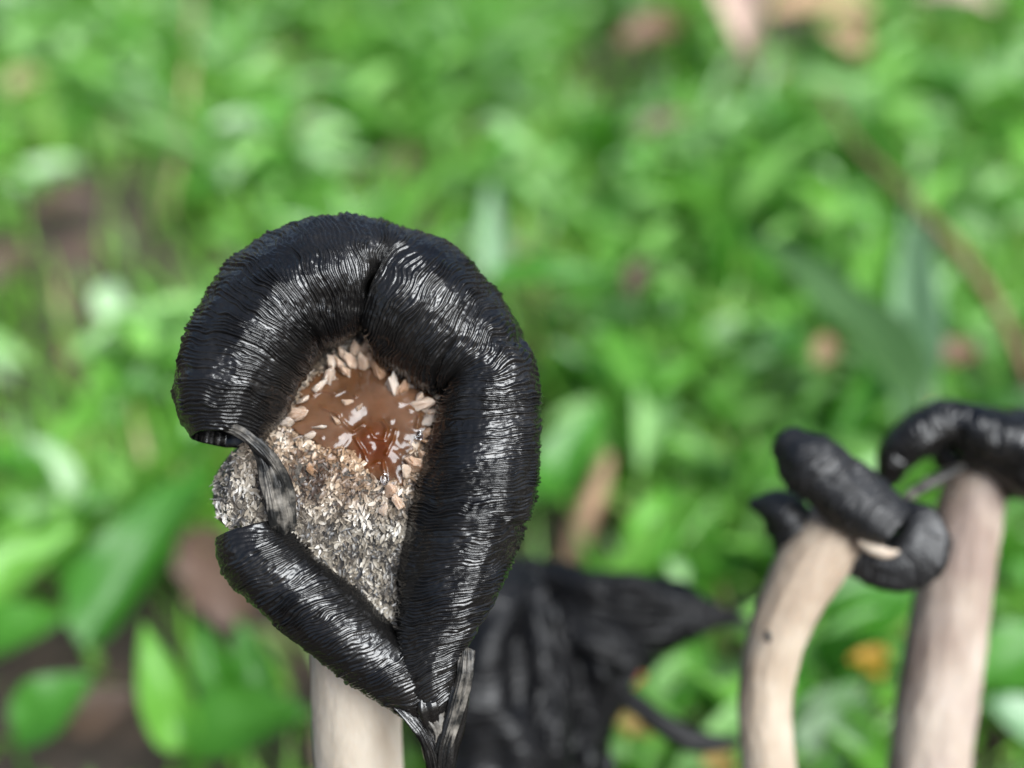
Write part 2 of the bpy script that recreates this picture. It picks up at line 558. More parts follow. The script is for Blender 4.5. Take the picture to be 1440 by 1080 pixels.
DISC = [(299, 700), (303, 668), (322, 640), (352, 615), (372, 560), (405, 500), (455, 450), (520, 425), (590, 440), (650, 490), (672, 560), (665, 640),
        (650, 720), (630, 800), (600, 870), (560, 905), (505, 862), (455, 800), (410, 762), (372, 752), (330, 748), (306, 730)]


def polar(poly, cx, cy, nr, na):
    """star-shaped outline -> px,py on nr rings x na spokes, and the ring fraction"""
    poly = np.array(poly, float)
    ang = np.arctan2(poly[:, 1] - cy, poly[:, 0] - cx)
    rr = np.hypot(poly[:, 0] - cx, poly[:, 1] - cy)
    o = np.argsort(ang)
    ang, rr = ang[o], rr[o]
    A = np.linspace(-np.pi, np.pi, na, endpoint=False)
    R = np.interp(A, np.concatenate([ang - 2 * np.pi, ang, ang + 2 * np.pi]), np.tile(rr, 3))
    k = np.hanning(9); k /= k.sum()
    R = np.convolve(np.concatenate([R[-4:], R, R[:4]]), k, 'valid')
    f = np.linspace(0.002, 1, nr)[:, None]
    return cx + f * R * np.cos(A), cy + f * R * np.sin(A), f + 0 * R[None, :], R, A


def unproject(px, py, d):
    return CAM + d[..., None] * (FWD + RGT * ((px - 720) / FPX)[..., None] + UPV * ((540 - py) / FPX)[..., None])


px, py, fr, _, _ = polar(DISC, 500, 670, 230, 520)
edge = sstep(0.80, 1.0, fr)
pool_m = np.exp(-(((px - 515) / 105) ** 2 + ((py - 590) / 80) ** 2) ** 2)
crust = noise(px * 0.07, py * 0.05, 0, 41) * 0.5 + np.abs(noise(px * 0.16, py * 0.11, 1, 42)) * 0.9 + 0.4 * noise(px * 0.4, py * 0.3, 2, 43)
d = disc_depth(px, py) + 0.5 * sstep(0.84, 1.0, fr) ** 2 - 0.028 * crust * (1 - 0.8 * pool_m)
V = unproject(px, py, d)
me = mesh_arrays('cap_disc', V.reshape(-1, 3) - FB, grid_quads(*px.shape)[:, ::-1])
disc = obj('cap_disc', me, M['crust'], front)
disc['label'] = 'pale scaly crust at the middle of the cap'

# slime pool
POOL = [(383, 606), (398, 575), (425, 548), (452, 522), (478, 505), (510, 498), (555, 505), (598, 525), (628, 548), (618, 590), (598, 625),
        (585, 655), (570, 690), (545, 700), (527, 688), (508, 662), (480, 640), (448, 628), (412, 622)]
px, py, fr, _, _ = polar(POOL, 512, 590, 170, 420)
wob = 1 + 0.06 * noise(np.cos(np.linspace(-np.pi, np.pi, 420, endpoint=False)) * 14, np.sin(np.linspace(-np.pi, np.pi, 420, endpoint=False)) * 14, 0, 59)[None, :] * fr + 0.16 * noise(np.cos(np.linspace(-np.pi, np.pi, 420, endpoint=False)) * 4, np.sin(np.linspace(-np.pi, np.pi, 420, endpoint=False)) * 4, 0, 51)[None, :] * fr
px = 512 + (px - 512) * wob; py = 590 + (py - 590) * wob
small = sum(np.exp(-(((px - a_) / r_) ** 2 + ((py - b_) / r_) ** 2)) for a_, b_, r_ in [(rng.uniform(450, 590), rng.uniform(555, 670), rng.uniform(3, 8)) for _ in range(14)])
bumps = 0.16 * noise(px * 0.018, py * 0.022, 3, 52) + 0.12 * np.abs(noise(px * 0.045, py * 0.05, 4, 53)) + 0.03 * noise(px * 0.12, py * 0.12, 5, 54)
red = np.exp(-(((px - 530) / 42) ** 2 + ((py - 632) / 38) ** 2))
LINES = [[(452, 572), (472, 580), (484, 596), (497, 606), (512, 596)], [(500, 616), (512, 636), (518, 656), (532, 650)], [(556, 606), (552, 620), (543, 638)], [(538, 650), (541, 668), (528, 676)],
         [(524, 590), (538, 592), (545, 604), (540, 618), (526, 616), (520, 604)], [(470, 556), (486, 548), (500, 556)], [(575, 575), (590, 583), (586, 600)], [(440, 556), (452, 548), (470, 552)]]
ridge1 = 0 * px
for ln in LINES:
    dm = 1e9 + 0 * px
    for (x0, y0), (x1, y1) in zip(ln[:-1], ln[1:]):
        t_ = np.clip(((px - x0) * (x1 - x0) + (py - y0) * (y1 - y0)) / ((x1 - x0) ** 2 + (y1 - y0) ** 2), 0, 1)
        dm = np.minimum(dm, np.hypot(px - x0 - t_ * (x1 - x0), py - y0 - t_ * (y1 - y0)))
    ridge1 = np.maximum(ridge1, np.exp(-(dm / 2.8) ** 2) * (0.75 + 0.5 * noise(px * 0.1, py * 0.1, 0, 58)))
lump = np.exp(-(((px - 490) / 24) ** 2 + ((py - 572) / 18) ** 2)) + 0.8 * np.exp(-(((px - 524) / 14) ** 2 + ((py - 610) / 12) ** 2)) + 0.8 * np.exp(-(((px - 545) / 12) ** 2 + ((py - 630) / 16) ** 2))
d = disc_depth(px, py) - 0.022 - 0.040 * (1 - fr ** 3) - 0.045 * bumps * (1 - fr ** 4) + 0.05 * red - 0.018 * ridge1 - 0.03 * lump - 0.010 * small + 0.075 * sstep(0.86, 1.0, fr)
V = unproject(px, py, d)
clear = np.clip(red * 1.15 + 0.25 * noise(px * 0.03, py * 0.03, 0, 56), 0, 1)
me = mesh_arrays('slime_pool', V.reshape(-1, 3) - FB, grid_quads(*px.shape)[:, ::-1], attr={'clear': clear})
o = obj('slime_pool', me, M['pool'], disc)
o['label'] = 'wet reddish brown slime at the cap centre'


# pale warts standing round the pool
def wart_mesh(seed):
    """a wet ribbed shard: hull of scattered points, roughened"""
    r = random.Random(seed)
    bm = bmesh.new()
    wx, wy = r.uniform(0.5, 0.95), r.uniform(0.4, 0.6)
    for i in range(r.randint(13, 18)):
        z = r.uniform(-1, 1)
        k = math.sqrt(max(0.0, 1 - z * z * 0.85)) * r.uniform(0.75, 1.1) * (1 - 0.3 * max(0, z))
        a = r.uniform(0, 6.283)
        bm.verts.new((math.cos(a) * k * wx, math.sin(a) * k * wy, z))
    h = bmesh.ops.convex_hull(bm, input=bm.verts)
    bmesh.ops.delete(bm, geom=[v for v in bm.verts if not v.link_faces], context='VERTS')
    bmesh.ops.bevel(bm, geom=bm.edges[:] + bm.verts[:], offset=0.06, segments=1, affect='EDGES')
    bmesh.ops.triangulate(bm, faces=bm.faces)
    bmesh.ops.subdivide_edges(bm, edges=bm.edges, cuts=3, use_grid_fill=True)
    me = bpy.data.meshes.new('wart')
    bm.to_mesh(me); bm.free()
    V = np.array([v.co[:] for v in me.vertices])
    a = np.arctan2(V[:, 1], V[:, 0])
    f = 1 + 0.30 * noise(np.cos(a) * 3.4, np.sin(a) * 3.4, V[:, 2] * 1.5, seed) - 0.16 * np.abs(np.sin(a * 3.5 + 2 * V[:, 2])) + 0.10 * noise(V[:, 0] * 5, V[:, 1] * 5, V[:, 2] * 3, seed + 1)
    V[:, 0] *= f; V[:, 1] *= f
    V[:, 2] += 0.30 * noise(V[:, 0] * 5, V[:, 1] * 5, 0, seed + 5) * sstep(0.2, 1, V[:, 2])
    me.vertices.foreach_set('co', V.astype(np.float32).ravel())
    me.polygons.foreach_set('use_smooth', np.full(len(me.polygons), True))
    me.materials.append(M['wart'])
    return me


WM = [wart_mesh(60 + k) for k in range(8)]
# px, py, half length px, tilt degrees of its long axis in the picture
WARTS = [(478, 512, 13, 20), (492, 506, 15, 35), (487, 522, 11, 50), (510, 512, 20, 10), (520, 508, 16, -10), (531, 520, 19, 15), (543, 516, 12, -15), (570, 520, 15, -30),
         (583, 528, 14, -20), (552, 540, 20, 5), (566, 548, 18, -25), (580, 540, 12, -40), (462, 530, 19, -25), (450, 543, 13, -50), (425, 562, 13, -60),
         (418, 582, 22, -75), (404, 592, 13, -80), (405, 577, 10, -60), (602, 545, 17, -60), (618, 556, 16, -70), (595, 568, 20, -75), (612, 580, 16, -80), (602, 592, 15, -70),
         (590, 560, 11, -30), (605, 622, 16, 65), (598, 640, 13, 40), (585, 655, 17, 55), (572, 662, 12, 20), (600, 610, 12, -45), (612, 606, 10, 80),
         (448, 600, 14, -80), (436, 612, 12, -70), (475, 592, 11, 40), (488, 568, 12, 60), (505, 575, 10, -30), (548, 690, 13, 10), (560, 706, 14, 30), (540, 716, 11, -20),
         (437, 660, 12, 15), (640, 552, 12, -60), (482, 496, 14, 25), (500, 492, 16, 10), (515, 490, 15, -5), (530, 498, 17, 5), (548, 500, 15, -15), (562, 505, 14, -20),
         (578, 512, 15, -25), (592, 522, 15, -35), (608, 532, 14, -45), (468, 508, 13, 30), (625, 542, 13, -55)]
for k, (x, y, h, tilt) in enumerate(WARTS):
    o = obj('wart', WM[k % 8], None, disc)
    L_ = h * 9.6 / FPX
    p = at(x, y, float(disc_depth(x, y)) - 0.07)
    ax = norm(UPV * math.cos(math.radians(tilt)) - RGT * math.sin(math.radians(tilt)) - FWD * rng.uniform(0.3, 0.8))
    q = Vector(ax).to_track_quat('Z', 'Y') @ Matrix.Rotation(rng.uniform(0, 6.28), 3, 'Z').to_quaternion()
    o.rotation_mode = 'QUATERNION'
    o.rotation_quaternion = q
    o.location = (p - FB) * U
    f = L_ * U * rng.uniform(0.95, 1.3)
    o.scale = (f * rng.uniform(0.85, 1.25), f * rng.uniform(0.85, 1.25), f)

# clear droplets on the slime
for (x, y, h) in ((541, 674, 6), (590, 612, 5)):
    me = bpy.data.meshes.new('droplet')
    bm = bmesh.new()
    bmesh.ops.create_uvsphere(bm, u_segments=28, v_segments=18, radius=h * 9.6 / FPX * U)
    for v in bm.verts: v.co.z *= 0.8; v.co.y *= 1.3
    for f in bm.faces: f.smooth = True
    bm.to_mesh(me); bm.free()
    o = obj('droplet', me, M['drop'], disc)
    o.rotation_euler = (math.pi / 2 - PITCH, 0, rng.uniform(-0.4, 0.4))
    o.location = (at(x, y, float(disc_depth(x, y)) - 0.115) - FB) * U

# curled scales of the crust (thousands of small ones, one part)
fl_V, fl_Q, fl_tone, fl_wet = [], [], [], []
poly = np.array(DISC, float)


def inside(x, y, P):
    n = len(P); c = False; j = n - 1
    for i in range(n):
        if (P[i][1] > y) != (P[j][1] > y) and x < (P[j][0] - P[i][0]) * (y - P[i][1]) / (P[j][1] - P[i][1]) + P[i][0]:
            c = not c
        j = i
    return c


POOL_IN = [((x - 512) * 0.78 + 512, (y - 590) * 0.78 + 590) for x, y in POOL]
cnt = 0
while cnt < 10500:
    x, y = rng.uniform(298, 672), rng.uniform(440, 905)
    if not inside(x, y, DISC) or inside(x, y, POOL_IN):
        continue
    cnt += 1
    p = at(x, y, float(disc_depth(x, y)) - rng.uniform(-0.005, 0.03) + 0.35 * max(0, (325 - x) / 28) ** 2)
    Lp = rng.uniform(2.6, 8.5) if x > 330 else rng.uniform(2.0, 6.0)
    Wp = min(2.8, Lp * rng.uniform(0.18, 0.40))
    fibre = rng.random() < 0.035 + 0.10 * max(0, 1 - math.hypot((x - 490) / 50, (y - 765) / 70)) + 0.10 * max(0, 1 - math.hypot((x - 425) / 60, (y - 680) / 50))
    if fibre: Lp, Wp = rng.uniform(6, 15), rng.uniform(0.7, 1.3)
    L_, W_ = Lp * 9.6 / FPX, Wp * 9.6 / FPX
    # scales lie along the slope, tips lifted, turned at random
    an = rng.gauss(-1.57, 0.75)
    ax = norm(RGT * math.cos(an) + UPV * math.sin(an) - FWD * (rng.uniform(-0.2, 0.75) if x > 335 else rng.uniform(-0.3, 0.05)))
    sd_ = norm(np.cross(ax, -FWD + RGT * rng.uniform(-0.6, 0.6) + UPV * rng.uniform(-0.6, 0.6)))
    nn = np.cross(sd_, ax)
    curl = rng.uniform(-0.9, 1.0)
    b0 = len(fl_V) * 1
    base_i = sum(0 for _ in ())
    tone = 0.48 + 0.42 * float(noise(x * 0.06, y * 0.035, 0, 91)) + rng.gauss(0, 0.15) + 0.14 * max(0, 1 - math.hypot((x - 330) / 60, (y - 695) / 60))
    gap_shade = abs(float(noise(x * 0.035, y * 0.02, 4, 93)))
    if gap_shade < 0.07: tone -= 0.45  # scales darkened along noise bands: shadowed gaps painted into their tone
    tone = min(1, max(0, tone)) if not fibre else rng.uniform(0, 0.1)
    gray = 0.30 * max(0, 1 - math.hypot((x - 425) / 60, (y - 680) / 60)) + 0.22 * max(0, 1 - math.hypot((x - 490) / 40, (y - 770) / 60))
    tone = max(0, tone - gray * rng.random() * 2)
    wet = min(1, max(0, 1.25 - math.hypot((x - 515) / 170, (y - 610) / 105)))
    rows = 5
    side_curl = rng.uniform(-0.6, 0.6)
    st = len(fl_V)
    for i in range(rows):
        t = i / (rows - 1)
        w = W_ * (math.sin(math.pi * (0.15 + 0.75 * t)) + 0.1)
        c = p + ax * L_ * (t - 0.3) * 1.6 + nn * curl * L_ * t * t
        for s_ in (-1, 0, 1):
            fl_V.append(c + sd_ * w * s_ + nn * (abs(s_) * W_ * 0.25) + sd_ * L_ * side_curl * t * t)
            fl_tone.append(min(1, max(0, tone + 0.15 * t)))
            fl_wet.append(wet)
    for i in range(rows - 1):
        for j in range(2):
            a = st + i * 3 + j
            fl_Q.append((a, a + 1, a + 4, a + 3))
me = mesh_arrays('crust_scales', np.array(fl_V) - FB, fl_Q, attr={'tone': fl_tone, 'wet': fl_wet})
tag(obj('crust_scales', me, M['flake'], disc), kind='stuff')

# rolled rim: from the open end at the lower left, over the top and down the right side
tube('rolled_rim', [(318, 616, 9.36, 50, 0.0), (322, 580, 9.42, 73, 0.0), (348, 497, 9.55, 91, 0.0), (400, 428, 9.66, 96, 0), (455, 398, 9.72, 93, 0),
                    (505, 388, 9.80, 84, 0), (530, 392, 9.84, 82, 0), (575, 418, 9.80, 98, 0), (638, 470, 9.74, 90, -0.05), (692, 525, 9.62, 70, -0.12), (690, 590, 9.54, 76, -0.2), (675, 680, 9.48, 86, -0.3),
                    (650, 760, 9.46, 80, -0.4), (625, 837, 9.46, 70, -0.5), (606, 900, 9.48, 52, -0.5), (604, 950, 9.50, 44, -0.4), (606, 985, 9.52, 32, -0.3)],
     M['ink'], front, FB, freq=36, amp=0.033, m=280, seed=101, hollow0=1.0, lump=0.07,
     folds=((522, 390, 0.08, 0.26, -0.9, 0.7), (530, 392, 0.25, 0.10, 0.0, 0.9), (662, 492, 0.03, 0.045, -0.2, 0.5), (684, 512, 0.05, 0.05, 0.3, -0.9), (400, 428, 0.05, 0.02, -0.5, 0.5), (668, 715, 0.04, 0.03, 0.5, -0.5)))

# second roll along the lower left side
tube('rolled_rim', [(352, 745, 9.44, 50, 0.0), (358, 768, 9.42, 54, 0.1), (380, 796, 9.41, 56, 0.3), (424, 834, 9.42, 58, 0.4), (473, 876, 9.44, 57, 0.45), (524, 921, 9.48, 53, 0.4), (568, 958, 9.52, 46, 0.3),
                    (596, 995, 9.55, 30, 0.1)],
     M['ink'], front, FB, freq=34, amp=0.027, m=210, seed=131, hollow0=0.5, lump=0.07)

# grey torn ribbon between the two roll ends
rb = dict(freq=26, gill=False, m=64, lump=0.3, fib=0.02)
tube('torn_ribbon', [(358, 622, 9.18, 4), (370, 645, 9.17, 5), (379, 675, 9.18, 6), (387, 708, 9.22, 7), (392, 735, 9.28, 7), (392, 752, 9.36, 6)],
     M['ribbon'], front, FB, seed=151, flat=1.7, rings=160, **rb)
tube('torn_ribbon', [(318, 600, 9.14, 3), (338, 608, 9.10, 4), (356, 621, 9.10, 4.5), (376, 640, 9.13, 5), (393, 664, 9.19, 4.5), (403, 690, 9.25, 4), (408, 722, 9.31, 3.5), (408, 745, 9.38, 3)],
     M['ribbon'], front, FB, seed=155, flat=1.2, rings=160, **rb)
tube('torn_ribbon', [(372, 655, 9.20, 3), (384, 685, 9.22, 4), (400, 712, 9.28, 5), (406, 740, 9.34, 4)],
     M['ribbon'], front, FB, seed=157, flat=1.6, rings=100, **rb)

# ragged dripping tip at the bottom
tip = tube('drip_tip', [(600, 985, 9.50, 34), (607, 1018, 9.54, 22), (613, 1050, 9.55, 17), (617, 1090, 9.58, 15), (619, 1150, 9.62, 9), (620, 1190, 9.66, 3)],
           M['ink'], front, FB, freq=20, amp=0.012, m=90, seed=161, flat=0.9, lump=0.2, rings=160, fib=0.02)
tube('strand', [(548, 982, 9.44, 5), (575, 1008, 9.42, 6), (594, 1030, 9.43, 6), (606, 1058, 9.46, 8), (612, 1090, 9.5, 9)],
     M['ink'], tip, FB, seed=171, rings=120, flat=1.2, **rb)
tube('strand', [(568, 992, 9.44, 3), (590, 1012, 9.42, 4), (604, 1040, 9.44, 4), (612, 1075, 9.47, 4)],
     M['ink'], tip, FB, seed=173, rings=120, flat=1.2, **rb)
s2 = tube('strand', [(656, 915, 9.38, 5), (654, 945, 9.37, 7), (646, 980, 9.39, 7), (636, 1015, 9.41, 5), (626, 1045, 9.44, 4), (621, 1066, 9.48, 3)],
          M['ribbon'], tip, FB, seed=175, rings=160, flat=1.5, **rb)
s2['label'] = 'pale torn edge beside the black tip'
tube('strand', [(648, 925, 9.42, 5), (645, 960, 9.42, 10), (638, 1000, 9.44, 13), (630, 1040, 9.47, 13), (624, 1085, 9.5, 11)],
     M['ink'], tip, FB, seed=177, rings=140, flat=1.2, **rb)
tube('membrane', [(582, 996, 9.47, 3), (598, 1004, 9.44, 8), (610, 1018, 9.44, 9), (615, 1034, 9.45, 6), (613, 1050, 9.47, 3)],
     M['ribbon'], tip, FB, seed=181, rings=90, flat=2.0, **rb)

# ------------------------------------------------------------------ the tattered ink cap behind it
MB = at(735, 1000, 15.10); MB = np.array([MB[0], MB[1] + 0.3, ground_z(MB[0], MB[1])])
mid = empty('ink_cap_mushroom', MB)
tag(mid, 'tattered blurred black ink cap with stringy drips behind the large one', 'mushroom')
kw = dict(freq=14, amp=0.035, nper=6, m=110, lump=0.32, fib=0.022)
stem_tube('stem', [w4(MB + [0, 0, -0.3], 0.42), w4(MB + [0, -0.03, 1.2], 0.38), w4(at(745, 1040, 15.20), 0.36), w4(at(745, 920, 15.00), 0.3)], M['stem'], mid, MB, seed=71)
tube('rolled_rim', [(752, 808, 14.90, 26), (712, 836, 14.70, 56), (690, 890, 14.60, 84), (688, 960, 14.60, 98), (700, 1040, 14.65, 98), (715, 1110, 14.80, 80), (722, 1160, 14.90, 40)],
     M['ink_mid'], mid, MB, seed=201, **kw)
tube('rolled_rim', [(752, 822, 15.00, 30), (800, 838, 14.85, 46), (860, 855, 14.80, 56), (925, 862, 14.80, 48), (975, 866, 14.80, 30), (1010, 868, 14.80, 14), (1036, 872, 14.80, 7), (1064, 880, 14.80, 4)],
     M['ink_mid'], mid, MB, seed=211, **kw)
tube('torn_flap', [(790, 870, 15.00, 50), (812, 925, 14.90, 66), (822, 985, 14.90, 52), (800, 1050, 14.90, 52), (790, 1120, 14.90, 40)],
     M['ink_mid'], mid, MB, seed=221, **kw)
tube('torn_flap', [(850, 905, 14.90, 40), (900, 905, 14.90, 30), (945, 890, 14.90, 22), (990, 876, 14.85, 13), (1012, 870, 14.82, 7)],
     M['ink_mid'], mid, MB, seed=225, **kw)
tube('torn_flap', [(820, 960, 14.80, 40), (855, 955, 14.70, 30), (885, 945, 14.70, 14), (898, 938, 14.70, 5)],
     M['ink_mid'], mid, MB, seed=227, **kw)
tube('torn_flap', [(800, 870, 14.55, 22), (850, 892, 14.50, 34), (890, 915, 14.55, 26), (915, 930, 14.65, 10)], M['ink_mid'], mid, MB, seed=251, **kw)
tube('torn_flap', [(745, 830, 14.55, 24), (758, 900, 14.40, 40), (770, 985, 14.40, 44), (768, 1070, 14.50, 40), (765, 1130, 14.60, 20)], M['ink_mid'], mid, MB, seed=253, **kw)
tube('strand', [(990, 872, 14.80, 8), (1020, 862, 14.75, 6), (1055, 843, 14.70, 5), (1098, 818, 14.50, 3)], M['ink_mid'], mid, MB, seed=231, freq=13, amp=0.01, m=24, rings=60)
tube('strand', [(850, 970, 14.80, 20), (885, 985, 14.75, 15), (925, 1015, 14.70, 15), (965, 1038, 14.70, 17), (1005, 1045, 14.70, 13), (1040, 1042, 14.70, 6)],
     M['ink_mid'], mid, MB, seed=235, freq=13, amp=0.02, m=40, rings=90, lump=0.2)
for (x, y, r_) in ((780, 868, 7), (828, 1068, 11), (855, 1076, 9)):
    tube('drip', [(x, y - 12, 14.05 if y < 950 else 14.30, r_ * 0.7), (x + 1, y, 14.03 if y < 950 else 14.28, r_), (x, y + 14, 14.05 if y < 950 else 14.30, r_ * 0.8)], M['ink_dry'], mid, MB, seed=240 + x, freq=8, amp=0.006, m=24, rings=24)

# ------------------------------------------------------------------ the curved-stem ink cap
AB = at(1088, 1120, 12.1); AB = np.array([AB[0], AB[1] + 0.3, ground_z(AB[0], AB[1])])
ma = empty('ink_cap_mushroom', AB)
tag(ma, 'blurred ink cap on a curved cream stem with two black stubby rolls', 'mushroom')


def pxr(x, y, d_, r_):
    return w4(at(x, y, d_), r_ * d_ / FPX)


stem_tube('stem', [w4(AB + [0, 0, -0.3], 0.3), w4(AB + [0, 0, 1.5], 0.29), pxr(1082, 1080, 12.0, 38), pxr(1076, 1000, 11.95, 37), pxr(1084, 925, 11.9, 38), pxr(1112, 845, 11.85, 43),
                   pxr(1150, 780, 11.85, 48), pxr(1190, 730, 11.9, 48)], M['stem_dull'], ma, AB, seed=81, fuzz=0.010)
kw = dict(freq=22, amp=0.035, nper=6, m=130, lump=0.12)
tube('rolled_rim', [(1112, 625, 11.65, 28, 0.3), (1130, 642, 11.6, 42, 0.3), (1165, 670, 11.55, 46, 0.2), (1205, 702, 11.5, 48, 0.1), (1238, 728, 11.45, 43, 0.0), (1256, 742, 11.42, 34, 0)],
     M['ink_dry'], ma, AB, seed=301, hollow1=0.7, **kw)
tube('rolled_rim', [(1196, 762, 11.85, 24), (1222, 784, 11.8, 36), (1258, 790, 11.75, 43), (1288, 770, 11.7, 43), (1288, 738, 11.7, 34), (1270, 722, 11.75, 22)],
     M['ink_dry'], ma, AB, seed=311, **kw)
tube('torn_flap', [(1062, 708, 12.1, 12), (1090, 716, 12.05, 36), (1112, 740, 12.0, 44), (1110, 776, 12.0, 28), (1102, 810, 12.0, 6)],
     M['ink_dry'], ma, AB, seed=321, flat=0.8, **kw)
tube('pale_flesh', [(1208, 762, 11.44, 5), (1228, 772, 11.42, 9), (1250, 778, 11.43, 7), (1262, 776, 11.46, 3)], M['stem'], ma, AB, seed=325, freq=10, amp=0.004, m=30, rings=40)
tube('speck', [(1079, 890, 11.46, 4), (1080, 896, 11.45, 5), (1081, 902, 11.46, 3)], M['ink_dry'], ma, AB, seed=326, freq=10, amp=0.002, m=16, rings=24)

# ------------------------------------------------------------------ the ink cap cut by the picture's edge
BB = at(1312, 1120, 13.1); BB = np.array([BB[0], BB[1] + 0.3, ground_z(BB[0], BB[1])])
mb = empty('ink_cap_mushroom', BB)
tag(mb, 'blurred ink cap with straight thick mottled stem and arched black rim', 'mushroom')
stem_tube('stem', [w4(BB + [-0.1, 0, -0.3], 0.45), w4(BB + [-0.05, 0, 1.2], 0.42), pxr(1304, 1085, 13.0, 56), pxr(1322, 960, 12.9, 55), pxr(1342, 830, 12.8, 51), pxr(1364, 720, 12.75, 45), pxr(1380, 650, 12.7, 40)],
          M['stem_grey'], mb, BB, seed=91, fuzz=0.012)
kw = dict(freq=20, amp=0.04, nper=6, m=130, lump=0.14)
tube('rolled_rim', [(1248, 672, 12.7, 16), (1262, 642, 12.6, 27), (1292, 612, 12.5, 34), (1335, 594, 12.45, 34), (1385, 612, 12.4, 46), (1440, 630, 12.35, 60), (1500, 660, 12.4, 60), (1540, 690, 12.5, 30)],
     M['ink'], mb, BB, seed=401, **kw)
tube('torn_flap', [(1262, 706, 12.4, 5), (1285, 692, 12.35, 12), (1312, 676, 12.35, 13), (1345, 660, 12.4, 10), (1362, 652, 12.45, 5)], M['ribbon'], mb, BB, seed=411, freq=12, amp=0.01, m=40, rings=60, flat=0.7)
tube('torn_flap', [(1330, 640, 12.7, 24), (1375, 655, 12.65, 34), (1425, 668, 12.6, 32), (1465, 690, 12.6, 20)], M['ink'], mb, BB, seed=415, **kw)


# ------------------------------------------------------------------ vegetation: leaves
def leaf_mesh(name, n, m, prof, bend, fold, wave, mat, twist=0.0, seed=0, thick=0.0):
    """unit leaf along +Y from the origin, width 1 at its widest, length 1, arching by bend (radians)"""
    t = np.linspace(0, 1, n)
    w = prof(t) * 0.5
    ang = bend * t
    y = np.concatenate([[0], np.cumsum(np.cos(ang[:-1]) / (n - 1))])
    z = np.concatenate([[0], np.cumsum(-np.sin(ang[:-1]) / (n - 1))])
    s = np.linspace(-1, 1, m)[None, :]
    X = w[:, None] * s
    lift = fold * np.abs(X) + wave * noise(t[:, None] * 4, s * 1.5, 0, seed) * 0.12
    nz, ny = np.cos(ang)[:, None], np.sin(ang)[:, None]
    tw = twist * t[:, None]
    Xr = X * np.cos(tw) - lift * np.sin(tw)
    lr = X * np.sin(tw) + lift * np.cos(tw)
    V = np.stack([Xr, y[:, None] + lr * ny, z[:, None] + lr * nz], -1)
    me = mesh_arrays(name, V.reshape(-1, 3) / U, grid_quads(n, m, closed=False))
    me.materials.append(mat)
    return me


ovate = lambda t: np.clip(np.sin(np.pi * np.clip(t, 0, 1) ** 0.75), 0, 1) ** 0.85 + 0.02
lance = lambda t: np.clip(np.sin(np.pi * np.clip(t, 0, 1) ** 0.6), 0, 1) ** 0.9 + 0.02
blade = lambda t: np.clip(1 - t ** 2.2, 0, 1) * np.clip(0.5 + 4 * t, 0, 1) + 0.01
rag = lambda t: np.clip(np.sin(np.pi * np.clip(t, 0, 1) ** 0.8), 0, 1) ** 0.6 * (1 + 0.12 * np.sin(t * 23)) + 0.02

LEAF = {
    'ovate': [leaf_mesh('leaf', 8, 5, ovate, 0.5 + 0.25 * k, 0.25, 0.5, M['leaf'], seed=k) for k in range(4)],
    'lance': [leaf_mesh('leaf', 9, 5, lance, 0.4 + 0.35 * k, 0.4, 0.3, M['leaf'], seed=10 + k) for k in range(4)],
    'blade': [leaf_mesh('leaf', 10, 3, blade, 0.25 + 0.22 * k, 0.3, 0.2, M['leaf'], seed=20 + k) for k in range(4)],
}


def stem_mesh(h, r, lean, seed):
    n, mm = 7, 5
    t = np.linspace(0, 1, n)[:, None]
    a = np.linspace(0, 2 * np.pi, mm, endpoint=False)[None, :]
    X = lean * t ** 2 + r * (1 - 0.5 * t) * np.cos(a)
    Y = 0.15 * lean * np.sin(t * 5 + seed) + r * (1 - 0.5 * t) * np.sin(a)
    Z = h * t + 0 * a
    me = mesh_arrays('stem', np.stack([X, Y, Z], -1).reshape(-1, 3), grid_quads(n, mm))
    me.materials.append(M['deep'])
    return me


STEMS = [stem_mesh(1.0, 0.035, 0.25 * (k - 1), k) for k in range(3)]


def seedling(kind, base, h, label, group, leaf_len, nl):
    root = empty({'ovate': 'leafy_weed', 'lance': 'lance_leaved_weed', 'blade': 'grass_tuft'}[kind], base)
    tag(root, label, {'ovate': 'plant', 'lance': 'plant', 'blade': 'grass'}[kind], group, 'thing')
    root.rotation_euler = (rng.uniform(-0.25, 0.25), rng.uniform(-0.25, 0.25), rng.uniform(0, 6.28))
    if kind != 'blade':
        k = rng.randrange(3)
        s = obj('stem', STEMS[k], None, root)
        s.scale = (1, 1, h)
    for i in range(nl):
        me = rng.choice(LEAF[kind])
        o = obj('leaf', me, None, root)
        if kind == 'blade':
            t, L_ = 0.0, h * rng.uniform(0.7, 1.3)
            W_ = rng.uniform(0.2, 0.42)
            el = rng.uniform(0.7, 1.45)
            az = rng.uniform(0, 6.28)
        else:
            t = 0.3 + 0.7 * i / max(1, nl - 1)
            L_ = leaf_len * rng.uniform(0.75, 1.2) * (1.1 - 0.45 * t)
            W_ = L_ * (rng.uniform(0.5, 0.72) if kind == 'ovate' else rng.uniform(0.24, 0.36))
            el = rng.uniform(0.05, 0.6) + 0.5 * (t > 0.85)
            az = i * 2.4 + rng.uniform(-0.4, 0.4)
        o.scale = (W_ * U, L_ * U, L_ * U)
        o.rotation_euler = (el, rng.uniform(-0.3, 0.3), az)
        lx = (0.25 * (STEMS.index(s.data) - 1) * t * t) if kind != 'blade' else rng.uniform(-0.15, 0.15)
        o.location = (lx * U, 0, h * t * U)
    return root


def clear_of(p, keep):
    return all(math.hypot(p[0] - k[0], p[1] - k[1]) > k[2] for k in keep)


